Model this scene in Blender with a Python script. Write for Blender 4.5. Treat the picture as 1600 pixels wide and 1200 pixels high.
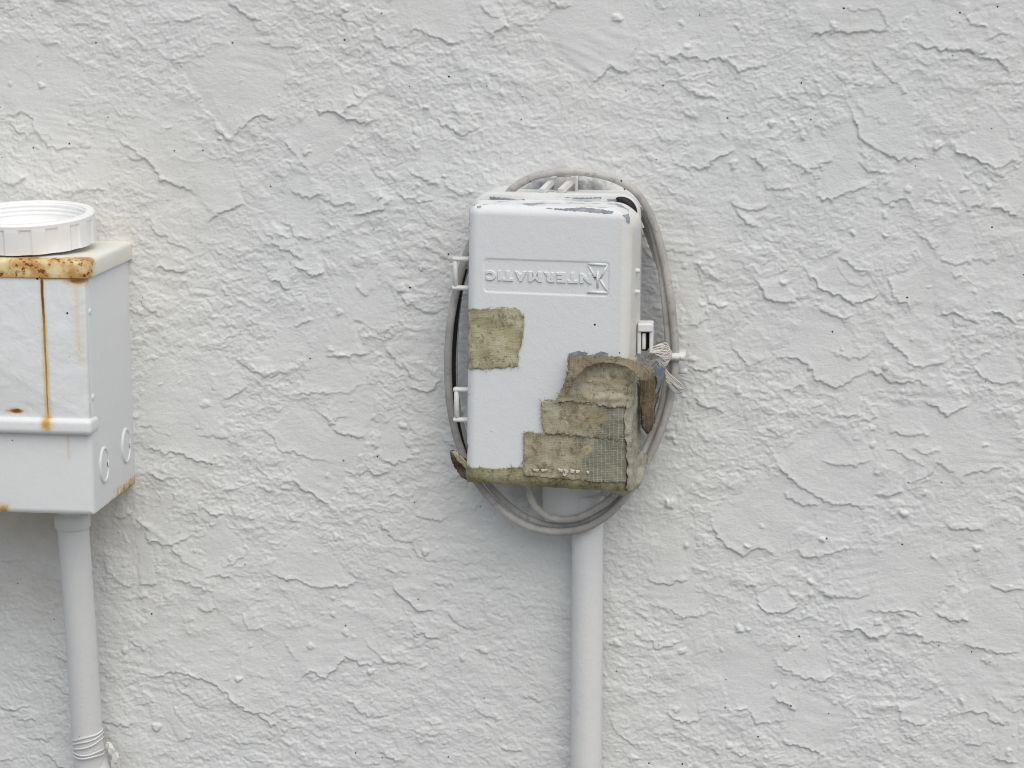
import bpy, bmesh, math, random
import numpy as np
from mathutils import Vector, Matrix
from mathutils.geometry import delaunay_2d_cdt
for o in list(bpy.data.objects): bpy.data.objects.remove(o)
SC = bpy.context.scene
COL = SC.collection
rad = math.radians
random.seed(7); RNG = np.random.RandomState(11)

# ------------------------------------------------------------------ camera
F_PX, PSI, PHI, DIST = 3500.0, rad(7.04), rad(10.68), 1.89
TGT = Vector((0, 0, 1.30))
FWD = Vector((-math.sin(PSI)*math.cos(PHI), math.cos(PSI)*math.cos(PHI), -math.sin(PHI)))
RIGHT = Vector((math.cos(PSI), math.sin(PSI), 0))
UP = RIGHT.cross(FWD)
CAM = TGT - FWD*DIST
cd = bpy.data.cameras.new('camera'); cam = bpy.data.objects.new('camera', cd); COL.objects.link(cam)
cam.location = CAM; cam.rotation_euler = (math.pi/2-PHI, 0, PSI)
cd.sensor_width = 36; cd.lens = F_PX/1600*36; cd.clip_start = .05; cd.clip_end = 500
SC.camera = cam
# ------------------------------------------------------------------ light
SUN_EL, SUN_AZ = 55, 22          # azimuth measured from straight in front of the wall, negative = from the left
w = bpy.data.worlds.new('World'); SC.world = w; w.use_nodes = True
nt = w.node_tree; bg = nt.nodes['Background']
sky = nt.nodes.new('ShaderNodeTexSky'); sky.sky_type = 'NISHITA'; sky.sun_disc = False
sky.sun_elevation = rad(SUN_EL); sky.sun_rotation = rad(180+SUN_AZ*-1)
sky.air_density = 1.0; sky.dust_density = 2.7; sky.ozone_density = 1.0
nt.links.new(sky.outputs[0], bg.inputs[0]); bg.inputs[1].default_value = 0.095
sd = bpy.data.lights.new('sun', 'SUN'); sd.energy = 1.5; sd.angle = rad(76); sd.color = (1, .97, .865)
sun = bpy.data.objects.new('sun', sd); COL.objects.link(sun)
sv = Vector((math.sin(rad(SUN_AZ))*math.cos(rad(SUN_EL)), -math.cos(rad(SUN_AZ))*math.cos(rad(SUN_EL)), math.sin(rad(SUN_EL))))
sun.rotation_euler = sv.to_track_quat('Z', 'Y').to_euler(); sun.location = (0, -3, 4)
vs = SC.view_settings; vs.view_transform = 'Standard'; vs.look = 'None'; vs.gamma = 1; vs.use_curve_mapping = False
vs.exposure = 0.29
SC.render.engine = 'CYCLES'; SC.cycles.filter_width = 1.0; SC.render.resolution_x = 1024; SC.render.resolution_y = 768

# ------------------------------------------------------------------ helpers
def ray(px, py): return (FWD*F_PX + RIGHT*(px-800) - UP*(py-600)).normalized()
def P(px, py, Y=0.0):                       # point of the place seen at a photo position, on the plane Y
    d = ray(px, py); return CAM + d*((Y-CAM.y)/d.y)
def PX(px, py, X):
    d = ray(px, py); return CAM + d*((X-CAM.x)/d.x)
ORG = {}
def link(o): COL.objects.link(o); return o
def thing(name, label, cat, loc, group=None):
    o = link(bpy.data.objects.new(name, None)); o.location = loc; o.empty_display_size = .02
    o['label'] = label; o['category'] = cat
    if group: o['group'] = group
    ORG[o.name] = Vector(loc); return o
def obj(name, V, F, mat, parent=None, smooth=True, label=None, cat=None, kind=None, org=None, sharp=None):
    g = ORG[parent.name] if parent else Vector(org or (0, 0, 0))
    me = bpy.data.meshes.new(name)
    me.from_pydata([tuple(Vector(v)-g) for v in V], [], F); me.update()
    bm = bmesh.new(); bm.from_mesh(me); bmesh.ops.recalc_face_normals(bm, faces=bm.faces); bm.to_mesh(me); bm.free()
    if smooth:
        me.polygons.foreach_set('use_smooth', [True]*len(me.polygons))
        if sharp: me.set_sharp_from_angle(angle=rad(sharp))
    me.materials.append(mat)
    o = link(bpy.data.objects.new(name, me))
    if parent: o.parent = parent
    else: o.location = g
    ORG[o.name] = g
    if label: o['label'] = label
    if cat: o['category'] = cat
    if kind: o['kind'] = kind
    return o
def merge(*parts):
    V, F = [], []
    for v, f in parts:
        n = len(V); V += list(v); F += [tuple(i+n for i in q) for q in f]
    return V, F
def smooth_path(pts, n=8):
    pts = [Vector(p) for p in pts]; out = []
    for i in range(len(pts)-1):
        p0 = pts[max(i-1, 0)]; p1 = pts[i]; p2 = pts[i+1]; p3 = pts[min(i+2, len(pts)-1)]
        for k in range(n):
            t = k/n
            out.append(.5*((2*p1)+(p2-p0)*t+(2*p0-5*p1+4*p2-p3)*t*t+(3*p1-p0-3*p2+p3)*t**3))
    out.append(pts[-1]); return out
def tube(path, r, seg=10, caps=True, wob=0, flat=1.0):
    path = [Vector(p) for p in path]; V, F = [], []
    t0 = (path[1]-path[0]).normalized()
    u = t0.cross(Vector((.13, .7, .31))).normalized()
    for i, p in enumerate(path):
        t = (path[min(i+1, len(path)-1)]-path[max(i-1, 0)]).normalized()
        u = (u-t*u.dot(t)).normalized(); v = t.cross(u)
        rr = r(i/(len(path)-1)) if callable(r) else r
        if wob: rr *= 1+wob*math.sin(i*.9)*math.sin(i*.37+1)
        for k in range(seg):
            a = 2*math.pi*k/seg
            V.append(p+u*math.cos(a)*rr+v*math.sin(a)*rr*flat)
    n = len(path)
    for i in range(n-1):
        for k in range(seg):
            F.append((i*seg+k, i*seg+(k+1) % seg, (i+1)*seg+(k+1) % seg, (i+1)*seg+k))
    if caps:
        F.append(tuple(range(seg))[::-1]); F.append(tuple((n-1)*seg+k for k in range(seg)))
    return V, F
def rrect(x0, x1, z0, z1, r, n=6):
    pts = []
    for cx, cz, a0 in ((x1-r, z1-r, 0), (x0+r, z1-r, 90), (x0+r, z0+r, 180), (x1-r, z0+r, 270)):
        for k in range(n+1):
            a = rad(a0+90*k/n); pts.append((cx+r*math.cos(a), cz+r*math.sin(a)))
    return pts
def loft(x0, x1, z0, z1, r, rings, n=6, cap0=False, cap1=True):     # rings: (Y, inset)
    V, F = [], []
    for Y, ins in rings:
        for x, z in rrect(x0+ins, x1-ins, z0+ins, z1-ins, max(r-ins, .0004), n): V.append((x, Y, z))
    m = 4*(n+1)
    for i in range(len(rings)-1):
        for k in range(m): F.append((i*m+k, i*m+(k+1) % m, (i+1)*m+(k+1) % m, (i+1)*m+k))
    if cap0: F.append(tuple(range(m)))
    if cap1: F.append(tuple((len(rings)-1)*m+k for k in range(m)))
    return V, F
def fillet(Yback, Yfront, r, n=4):                                   # rings of a box with a rounded front edge
    out = [(Yback, 0)]
    for k in range(n+1):
        a = math.pi/2*k/n; out.append((Yfront+r*(1-math.sin(a)), r*(1-math.cos(a))))
    return out
def box(c, s, b=.0006):
    x, y, z = c; sx, sy, sz = s[0]/2, s[1]/2, s[2]/2; b = min(b, sx*.8, sy*.8, sz*.8)
    return loft(x-sx, x+sx, z-sz, z+sz, max(b, .0002), [(y+sy, b), (y+sy-b, 0), (y-sy+b, 0), (y-sy, b)], 2, True, True)

# ------------------------------------------------------------------ materials
class M:
    def __init__(s, name, rough=.6, spec=.35):
        s.m = bpy.data.materials.new(name); s.m.use_nodes = True; s.t = s.m.node_tree
        s.b = s.t.nodes['Principled BSDF']; s.b.inputs['Roughness'].default_value = rough
        s.b.inputs['Specular IOR Level'].default_value = spec
        tc = s.t.nodes.new('ShaderNodeTexCoord'); s.co = tc.outputs['Object']; s._xyz = None
    def n(s, kind, **kw):
        nd = s.t.nodes.new(kind)
        for k, v in kw.items():
            if k.startswith('i_'):
                key = k[2:]; key = int(key) if key.isdigit() else key.replace('_', ' ')
                if hasattr(v, 'is_linked') or isinstance(v, bpy.types.NodeSocket): s.t.links.new(v, nd.inputs[key])
                else: nd.inputs[key].default_value = v
            else: setattr(nd, k, v)
        return nd
    def noise(s, scale, detail=4, rough=.55, co=None, dist=0):
        return s.n('ShaderNodeTexNoise', i_Vector=co or s.co, i_Scale=scale, i_Detail=detail, i_Roughness=rough, i_Distortion=dist).outputs['Fac']
    def math(s, op, a, b=0.0, c=0.0): 
        return s.n('ShaderNodeMath', operation=op, i_0=a, i_1=b, i_2=c).outputs[0]
    def rng(s, v, a, b, c=0.0, d=1.0):
        return s.n('ShaderNodeMapRange', i_Value=v, i_1=a, i_2=b, i_3=c, i_4=d, interpolation_type='SMOOTHSTEP').outputs[0]
    def mix(s, f, a, b):
        nd = s.n('ShaderNodeMix', data_type='RGBA')
        for k, v in ((0, f), (6, a), (7, b)):
            if isinstance(v, bpy.types.NodeSocket): s.t.links.new(v, nd.inputs[k])
            else: nd.inputs[k].default_value = (v if k == 0 else (*v, 1))
        return nd.outputs[2]
    def scaled(s, sx, sy, sz, loc=(0, 0, 0)):
        return s.n('ShaderNodeMapping', i_Vector=s.co, i_Scale=(sx, sy, sz), i_Location=loc).outputs[0]
    def xyz(s):
        if s._xyz is None: s._xyz = s.n('ShaderNodeSeparateXYZ', i_0=s.co).outputs
        return s._xyz
    def specks(s, scale=34, size=.05, keep=.3):
        x, y, z = s.xyz()
        v2 = s.n('ShaderNodeCombineXYZ', i_0=s.math('ADD', x, s.math('MULTIPLY', y, .7)), i_1=z).outputs[0]
        v = s.n('ShaderNodeTexVoronoi', voronoi_dimensions='2D', i_Vector=v2, i_Scale=scale)
        c = s.n('ShaderNodeSeparateColor', i_0=v.outputs['Color']).outputs
        near = s.math('LESS_THAN', v.outputs['Distance'], s.math('MULTIPLY', c[1], size))
        return s.math('MULTIPLY', near, s.math('LESS_THAN', c[0], keep))
    def color(s, c):
        if isinstance(c, bpy.types.NodeSocket): s.t.links.new(c, s.b.inputs['Base Color'])
        else: s.b.inputs['Base Color'].default_value = (*c, 1)
        return s
    def rough(s, r): s.t.links.new(r, s.b.inputs['Roughness']); return s
    def bump(s, h, dist=.001, strength=1.0):
        bn = s.n('ShaderNodeBump', i_Height=h, i_Distance=dist, i_Strength=strength)
        prev = s.b.inputs['Normal'].links
        if prev: s.t.links.new(prev[0].from_socket, bn.inputs['Normal'])
        s.t.links.new(bn.outputs[0], s.b.inputs['Normal']); return s

def mat_wall():
    m = M('painted_stucco', .75, .25)
    base = m.mix(m.rng(m.noise(3.0, 3), .35, .68), (.69, .705, .70), (.71, .718, .705))
    base = m.mix(m.math('MULTIPLY', m.rng(m.noise(16, 5, .65), .52, .8), .34), base, (.60, .575, .55))
    x, y, z = m.xyz()
    d = m.n('ShaderNodeVectorMath', operation='DISTANCE', i_0=m.co, i_1=tuple(P(160, 350, 0))).outputs['Value']
    base = m.mix(m.math('MULTIPLY', m.rng(d, .16, .01), .35), base, (.74, .70, .63))
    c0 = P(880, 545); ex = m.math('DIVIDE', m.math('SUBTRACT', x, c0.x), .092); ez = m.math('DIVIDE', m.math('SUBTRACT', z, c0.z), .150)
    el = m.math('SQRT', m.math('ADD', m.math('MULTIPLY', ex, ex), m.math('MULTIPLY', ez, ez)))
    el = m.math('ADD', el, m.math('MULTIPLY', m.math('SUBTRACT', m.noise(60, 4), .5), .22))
    base = m.mix(m.math('MULTIPLY', m.rng(el, 1.02, .92), m.rng(z, c0.z+.04, c0.z+.135, .42, .92)), base, (.22, .225, .245))      # wall inside the coil mixed to dark grey, more towards the top
    d2 = m.n('ShaderNodeVectorMath', operation='DISTANCE', i_0=m.co, i_1=tuple(P(60, 850, 0))).outputs['Value']
    base = m.mix(m.math('MULTIPLY', m.rng(d2, .13, .02), m.rng(m.noise(14, 5, .6), .35, .7, .1, .6)), base, (.52, .48, .43))      # mottled brown tint below the metal box
    base = m.mix(m.specks(34, .029, .32), base, (.02, .02, .02))
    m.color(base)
    m.bump(m.noise(520, 5, .65, co=m.scaled(.8, 1, 1.2)), .0010, .45)
    m.bump(m.noise(190, 4, .6, co=m.scaled(.7, 1, 1.2)), .0018, .12)
    return m.m
def mat_paint(name, col, col2, spk=True, bump=.5, rough=.5, grime=.25):
    m = M(name, rough, .4)
    base = m.mix(m.rng(m.noise(9, 4), .35, .7), col, col2)
    base = m.mix(m.math('MULTIPLY', m.rng(m.noise(38, 6, .7), .58, .8), grime), base, (.45, .42, .37))
    if spk: base = m.mix(m.specks(48, .055, .12), base, (.02, .02, .02))
    m.color(base); m.bump(m.noise(330, 4, .6), .0008, bump); m.bump(m.noise(55, 3), .002, bump*.35)
    return m.m
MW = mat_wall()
M_BOX = mat_paint('white_box_paint', (.69, .715, .745), (.71, .725, .74))
M_BASE = mat_paint('white_base_paint', (.71, .72, .72), (.68, .68, .66), grime=.5)
M_PIPE = mat_paint('painted_conduit', (.69, .70, .70), (.72, .71, .70), bump=.45, rough=.42)
M_PVC = mat_paint('white_plastic', (.85, .86, .86), (.86, .85, .83), False, .12, .35, .12)
M_TRIM = mat_paint('white_trim_paint', (.74, .74, .72), (.70, .69, .66), grime=.35)
M_KNOT = mat_paint('white_cord', (.66, .645, .60), (.42, .40, .37), False, .5, .7, .8)
def simple(name, c, rough=.6, c2=None, sc=60):
    m = M(name, rough)
    if c2: m.color(m.mix(m.rng(m.noise(sc, 4, .65), .38, .66), c, c2)); m.bump(m.noise(300, 3), .0006, .4)
    else: m.color(c)
    return m.m
M_GREY = simple('bare_grey_plastic', (.20, .23, .26), .55, (.33, .36, .38), 120)
M_BLACK = simple('plain_black', (.012, .012, .013), .5)
M_FLECK = simple('cream_paint_fleck', (.62, .59, .49), .6, (.50, .47, .37), 200)
M_TAG = simple('blue_grey_plastic', (.20, .25, .30), .5, (.30, .34, .38), 60)
M_SOIL = simple('dry_ground', (.16, .15, .13), .9, (.24, .23, .21), 8)
def mat_cable():
    m = M('weathered_cable', .6)
    a = m.noise(150, 6, .75)
    base = m.mix(m.rng(m.noise(22, 3), .35, .65), (.53, .515, .49), (.36, .35, .335))
    base = m.mix(m.math('MULTIPLY', m.rng(a, .50, .66), .65), base, (.24, .225, .205))
    base = m.mix(m.specks(110, .10, .10), base, (.03, .03, .03))
    x, y, z = m.xyz()
    m.color(base); m.bump(m.noise(200, 4), .0006, .4); return m.m
M_CABLE = mat_cable()
def mat_tape(name, c1, c2, dark, threads=0.0, stain=.9, moss=0.0, edge=0.0):
    m = M(name, .7, .25)
    base = m.mix(m.rng(m.noise(45, 5, .6), .40, .60), c1, c2)
    base = m.mix(m.math('MULTIPLY', m.rng(m.noise(85, 6, .75, dist=.6), .50, .64), stain), base, dark)
    base = m.mix(m.math('MULTIPLY', m.rng(m.noise(240, 5, .75), .55, .68), .75), base, tuple(x*.45 for x in dark))
    at = m.n('ShaderNodeAttribute', attribute_name='edge').outputs['Fac']          # dirt caught along the torn edges
    base = m.mix(m.math('MULTIPLY', at, m.rng(m.noise(120, 4, .7), .40, .65, .10, .55)), base, tuple(x*.85 for x in dark))
    x, y, z = m.xyz()
    wob = m.math('MULTIPLY', m.math('SUBTRACT', m.noise(60, 2), .5), .0030)
    sx = m.math('ABSOLUTE', m.math('SUBTRACT', m.math('FRACT', m.math('DIVIDE', m.math('ADD', x, wob), .0033)), .5))
    sz = m.math('ABSOLUTE', m.math('SUBTRACT', m.math('FRACT', m.math('DIVIDE', m.math('ADD', z, wob), .00135)), .5))
    lx = m.rng(sx, .085, .02); lz = m.rng(sz, .20, .05)
    weave = m.math('MAXIMUM', lx, m.math('MULTIPLY', lz, m.rng(m.noise(300, 2), .42, .58)))
    if moss: base = m.mix(m.math('MULTIPLY', m.rng(m.noise(48, 5, .65, co=m.scaled(1, 1, 1.3, (3, 1, 2))), .45, .68), moss), base, (.12, .125, .06))
    if threads:
        mask = m.rng(m.math('ADD', m.math('MULTIPLY', m.math('ADD', m.noise(75, 4, .7), m.math('MULTIPLY', z, -2.2)), 1.3), m.rng(x, .014, .060, -.40, .10)), .26, .46)
        base = m.mix(m.math('MULTIPLY', mask, .7), base, (.17, .175, .14))
        base = m.mix(m.math('MULTIPLY', m.math('MULTIPLY', weave, mask), threads), base, (.52, .51, .43))
    else:
        base = m.mix(m.math('MULTIPLY', weave, .14), base, (.62, .60, .48))
    m.color(base); m.bump(weave, .0004, .5); m.bump(m.noise(130, 5, .65), .0016, .5); return m.m
M_TAPE1 = mat_tape('olive_cloth_tape', (.55, .52, .37), (.42, .39, .245), (.23, .21, .115), moss=.35)
M_TAPE5 = mat_tape('mossy_cloth_tape', (.40, .37, .225), (.30, .27, .15), (.13, .115, .06), moss=.5)
M_TAPE6 = mat_tape('sand_cloth_tape', (.50, .455, .34), (.40, .355, .245), (.22, .18, .115), stain=.75)
M_TAPE2 = mat_tape('brown_olive_tape', (.24, .20, .13), (.175, .14, .095), (.09, .07, .045))
M_TAPE3 = mat_tape('worn_mesh_tape', (.46, .42, .30), (.345, .305, .20), (.20, .165, .10), threads=.6, moss=.3)
M_TAPE4 = mat_tape('pale_grey_tape', (.45, .43, .36), (.36, .34, .27), (.20, .175, .125), stain=.75)
M_BROWN = mat_tape('brown_tape_underside', (.15, .11, .065), (.10, .07, .042), (.05, .036, .022))

# ------------------------------------------------------------------ stucco wall
_perm = RNG.permutation(256); _ga = RNG.rand(256)*2*np.pi; _gx, _gy = np.cos(_ga), np.sin(_ga)
def gn(x, y, seed=0):
    x = x+seed*17.31; y = y+seed*9.77
    xi = np.floor(x).astype(np.int64); yi = np.floor(y).astype(np.int64); fx = x-xi; fy = y-yi
    u = fx*fx*fx*(fx*(fx*6-15)+10); v = fy*fy*fy*(fy*(fy*6-15)+10)
    def g(ix, iy, dx, dy):
        h = _perm[(_perm[ix & 255]+iy) & 255]; return _gx[h]*dx+_gy[h]*dy
    a = g(xi, yi, fx, fy); b = g(xi+1, yi, fx-1, fy); c = g(xi, yi+1, fx, fy-1); d = g(xi+1, yi+1, fx-1, fy-1)
    return (a+u*(b-a))*(1-v)+(c+u*(d-c))*v
def fbm(x, y, seed, octv=3, gain=.5):
    s = 0; amp = 1; f = 1
    for o in range(octv): s = s+amp*gn(x*f, y*f, seed+o*3.7); amp *= gain; f *= 2.03
    return s
def sst(a, b, x):
    t = np.clip((x-a)/(b-a), 0, 1); return t*t*(3-2*t)
EDGES = [
 [(0,182),(38,172),(50,180),(55,205),(75,232),(110,235),(138,225)], [(180,215),(205,235),(240,262),(250,282),(280,290),(312,304)],
 [(355,218),(385,195),(408,178),(438,185)], [(440,218),(465,245),(490,275)], [(490,167),(510,178),(535,175),(565,158)],
 [(328,345),(350,330),(385,320)], [(430,345),(450,350),(465,372),(500,370)], [(545,338),(580,335),(615,315)],
 [(585,40),(590,60),(605,72),(630,70)], [(620,52),(650,48),(700,65),(735,68)], [(765,62),(780,50),(800,40)], [(635,268),(660,280),(685,290)],
 [(0,285),(30,288),(40,270)], [(120,290),(140,298),(175,298)],
 [(1005,92),(1020,85),(1040,100),(1065,86),(1075,88),(1100,94),(1130,90),(1170,85),(1180,72)], [(920,135),(955,100),(970,115),(990,118)],
 [(1310,5),(1335,18),(1370,18),(1400,48)], [(1410,70),(1430,70),(1450,77),(1480,76),(1515,80),(1550,92),(1575,108),(1600,115)],
 [(1540,65),(1565,55),(1580,60)], [(1320,150),(1330,180),(1345,215),(1370,235),(1400,245),(1440,250),(1460,240)],
 [(1480,215),(1490,235),(1520,250),(1560,262),(1600,240)], [(1065,262),(1095,265),(1130,245),(1150,235)], [(1225,235),(1240,255),(1265,270),(1310,240)],
 [(1270,305),(1300,312),(1330,298),(1360,292)], [(1365,300),(1380,320),(1415,312),(1435,330)], [(1510,335),(1540,315)], [(1550,315),(1590,340)],
 [(1250,60),(1300,52),(1340,50),(1395,48)],
 [(245,415),(280,425),(300,415)], [(423,433),(450,452),(460,445)], [(460,415),(490,430),(510,425)], [(555,445),(565,455),(580,462)],
 [(460,500),(465,508),(490,503)], [(545,508),(555,500),(590,517),(630,508)], [(385,555),(400,583),(435,580),(455,595)],
 [(455,600),(460,610),(520,615),(550,612),(575,592)], [(510,555),(545,560),(575,550)], [(600,540),(615,560),(625,580)], [(635,605),(670,615),(690,590)],
 [(212,663),(250,675),(275,680)], [(215,697),(240,705),(275,710),(290,712),(320,722),(350,728)], [(300,680),(330,680),(350,685),(360,680)],
 [(405,655),(415,675),(430,685),(435,705),(470,710),(500,720),(540,725)], [(445,740),(470,760),(495,775),(520,790)],
 [(495,640),(515,658),(535,648),(555,655)], [(515,668),(540,680),(575,688)], [(580,705),(620,727),(650,710)], [(340,628),(370,615),(390,600)],
 [(215,815),(228,825),(235,845),(250,852),(280,850),(305,830)], [(345,895),(365,880),(390,865)], [(220,915),(250,912)], [(270,905),(310,915),(335,930)],
 [(305,950),(320,958),(340,950)], [(415,885),(430,897),(455,905),(480,915),(510,920),(550,912),(560,895)], [(375,950),(385,980),(410,985),(420,972)],
 [(440,1005),(460,1030),(475,1035)], [(460,1068),(485,1047),(510,1055),(530,1040),(545,1025),(570,1038),(605,1032)],
 [(205,1050),(240,1058),(275,1045),(310,1060),(340,1070),(360,1090),(385,1110),(420,1115),(450,1100),(475,1105)],
 [(608,910),(625,935),(660,955),(690,950)], [(280,1160),(300,1150)], [(645,800),(660,815),(690,815),(700,805)], [(200,1000),(230,1020)],
 [(1183,430),(1190,455),(1215,470),(1240,475),(1255,465)], [(1255,410),(1265,432),(1290,455),(1320,470),(1340,478),(1365,465),(1380,440)],
 [(1305,402),(1340,418),(1365,428)], [(1385,430),(1400,465),(1420,475),(1428,490)], [(1460,402),(1490,415),(1530,408)],
 [(1460,497),(1480,492),(1510,497),(1535,508)], [(1550,488),(1590,502)], [(1205,545),(1215,562),(1245,562),(1265,575),(1275,595),(1300,603),(1325,597),(1370,570)],
 [(1225,608),(1240,613),(1255,600)], [(1375,520),(1400,545),(1420,565),(1440,575),(1470,570),(1495,557)], [(1515,565),(1530,590),(1570,602),(1600,598)],
 [(1200,705),(1215,730),(1235,755),(1270,775),(1300,787),(1340,792),(1375,792)], [(1375,772),(1415,768)], [(1415,755),(1450,740),(1466,722),(1485,738),(1490,755)],
 [(1490,763),(1515,735),(1545,738),(1570,725)], [(1435,625),(1460,632),(1475,650),(1500,640),(1520,627)], [(1420,595),(1455,605)], [(1315,648),(1345,652)],
 [(1075,510),(1110,500)], [(1135,540),(1160,560),(1172,578)], [(1070,570),(1100,578),(1130,570)],
 [(1100,805),(1118,825),(1130,850),(1157,870),(1180,858),(1200,856),(1215,870)], [(1240,857),(1260,873),(1290,867),(1308,858),(1350,860)],
 [(1177,930),(1190,950),(1205,957),(1235,952),(1250,938)], [(1000,940),(1040,950),(1060,962),(1100,965),(1110,960)], [(1010,905),(1040,912),(1080,907)],
 [(1310,988),(1345,982),(1360,1000),(1395,985)], [(1340,955),(1385,955),(1410,950),(1450,970)], [(1420,975),(1440,1000),(1485,1002)], [(1460,950),(1480,970),(1520,965)],
 [(1490,1000),(1540,1015),(1600,1022)], [(1205,1020),(1215,1040),(1240,1050),(1280,1065),(1310,1055)], [(1205,1090),(1230,1105),(1250,1110)],
 [(1215,1155),(1240,1162),(1265,1170),(1290,1185)], [(1400,1095),(1410,1125),(1450,1133)], [(1495,1120),(1520,1110),(1560,1125),(1590,1130)],
 [(1505,1160),(1555,1165)], [(1550,1185),(1590,1190)], [(1140,1110),(1165,1105),(1185,1135),(1205,1130)], [(1040,1110),(1070,1130),(1100,1125)], [(1545,915),(1575,922),(1600,920)],
]
def grid_axis(lo, hi, a, b, step):
    mid = list(np.arange(a, b, step)); left = []; right = []
    s = step; x = a
    while x > lo: s = min(s*1.09, .12); x -= s; left.append(max(x, lo))
    s = step; x = mid[-1]
    while x < hi: s = min(s*1.09, .12); x += s; right.append(min(x, hi))
    return np.array(left[::-1]+mid+right)
def build_wall():
    xs = grid_axis(-3.5, 3.5, -.47, .47, .00090); zs = grid_axis(-.02, 2.9, .94, 1.67, .00090)
    X, Z = np.meshgrid(xs, zs)
    cx = np.gradient(xs); cz = np.gradient(zs)
    C = np.maximum(cx[None, :], cz[:, None])
    fade = lambda size: np.clip(1.6-C*2.2/size, 0, 1)
    wx = X+.004*fbm(X*55, Z*55, 1, 3)+.0026*gn(X*230, Z*230, 5)+.0009*gn(X*520, Z*520, 15)
    wz = Z+.004*fbm(X*55, Z*55, 2, 3)+.0026*gn(X*230, Z*230, 6)+.0009*gn(X*520, Z*520, 16)
    plates = np.zeros_like(X); SM = np.zeros_like(X)
    rs = random.Random(5)
    polys = []
    for e in EDGES: polys.append(([(P(*p).x, P(*p).z) for p in e], rs.uniform(.0012, .0020), rs.uniform(.024, .048)))
    def arc(x, z, L, h):
        a = rs.uniform(-.5, .4); pts = []
        b = rs.uniform(.15, .5)
        for k in range(6):
            t = k/5*2-1
            u = t*L/2; v = (t*t-1)*L*b*.5+rs.uniform(-1, 1)*L*.05-(.12*L*t)
            pts.append((x+u*math.cos(a)-v*math.sin(a), z+u*math.sin(a)+v*math.cos(a)))
        return (pts, h, rs.uniform(.010, .026))
    for k in range(210): polys.append(arc(rs.uniform(-.52, .52), rs.uniform(.92, 1.70), rs.uniform(.012, .05), rs.uniform(.0005, .0016)))
    for k in range(420):
        x = rs.uniform(-1.3, 1.3); z = rs.uniform(.2, 2.5)
        if abs(x) > .45 or abs(z-1.3) > .36: polys.append(arc(x, z, rs.uniform(.03, .09), rs.uniform(.0008, .002)))
    for kp, (pts, h, feather) in enumerate(polys):
        wsm = (1.0 if (kp*37) % 10 < 6 else .65) if kp < len(EDGES) else .22
        ax = [p[0] for p in pts]; az = [p[1] for p in pts]; mg = feather*2.4
        i0, i1 = np.searchsorted(xs, [min(ax)-mg, max(ax)+mg]); j0, j1 = np.searchsorted(zs, [min(az)-mg, max(az)+mg])
        if i1-i0 < 3 or j1-j0 < 3: continue
        qx = wx[j0:j1, i0:i1]; qz = wz[j0:j1, i0:i1]
        best = np.full(qx.shape, 9.0); sgn = np.zeros_like(qx); along = np.zeros_like(qx)
        L = [0]
        for k in range(len(pts)-1): L.append(L[-1]+math.hypot(pts[k+1][0]-pts[k][0], pts[k+1][1]-pts[k][1]))
        for k in range(len(pts)-1):
            (x0, z0), (x1, z1) = pts[k], pts[k+1]; dx, dz = x1-x0, z1-z0; l2 = dx*dx+dz*dz+1e-12
            t = np.clip(((qx-x0)*dx+(qz-z0)*dz)/l2, 0, 1)
            ex = qx-(x0+t*dx); ez = qz-(z0+t*dz); d = np.hypot(ex, ez); m = d < best
            best = np.where(m, d, best); sgn = np.where(m, np.sign(dx*ez-dz*ex), sgn); along = np.where(m, (L[k]+t*(L[k+1]-L[k]))/L[-1], along)
        s = best*sgn
        endf = np.clip(np.minimum(along, 1-along)*5+.06, 0, 1)
        hh = h*sst(-.0005, .0005, s)*(np.exp(-np.maximum(s, 0)/feather)+.35*np.exp(-(np.maximum(s, 0)/.0035)**2))*endf
        hh *= sst(mg, mg*.6, best)
        sr = SM[j0:j1, i0:i1]; np.maximum(sr, sst(-.0005, .0015, s)*sst(mg*.8, mg*.45, best)*wsm*np.clip(endf*2.5, 0, 1), out=sr)
        reg = plates[j0:j1, i0:i1]; np.maximum(reg, hh+.35*reg*(hh > 0), out=reg)
    inner = 1-.90*sst(.35, .8, SM+.35*fbm(X*60, Z*70, 77, 2))
    roughm = sst(-.22, .12, fbm(X*10, Z*12, 21, 3))
    rough2 = sst(-.26, .10, fbm(X*8, Z*9, 71, 2))
    la = sst(.10, .22, fbm(wx*85+Z*20, wz*140, 30, 3, .55))*.00042
    lb = sst(.08, .24, fbm(wx*190+Z*30, wz*260, 37, 2, .6))*.00036
    lc = sst(.16, .30, fbm(wx*40, wz*62, 39, 3, .55))*.0006
    trow = gn(X*14+Z*3, Z*190+X*28+6*gn(X*9, Z*9, 3), 41)
    trm = sst(.05, .35, gn(X*13, Z*15, 44))
    H = plates*fade(.01)
    # overlapping thin trowel passes: terraces with a sharp lower left lip
    for ks, (fx, fz, lo) in enumerate(((26, 38, 81), (40, 55, 91))):
        T = fbm(wx*fx-wz*fx*.35, wz*fz+wx*fz*.25, lo, 3, .45)
        for lev in (-.22, -.02, .18, .38): H = H+.00021*sst(lev, lev+.022, T)*(.35+.65*inner)*fade(.02)
    H = H+la*(.12+.9*roughm)*inner*fade(.012)+lb*(.50+.65*rough2)*(.14+.86*inner)*fade(.006)+lc*(.3+.7*roughm)*inner*fade(.02)
    H = H+.0006*trow*trm*fade(.008)
    H = H+.00045*fbm(wx*240, wz*350, 50, 2, .6)*(.75+.3*np.maximum(roughm, rough2))*(.2+.8*inner)*fade(.005)
    H = H+.0009*fbm(X*18, Z*18, 60, 2)
    blobs = RNG.rand(620, 4)
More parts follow.
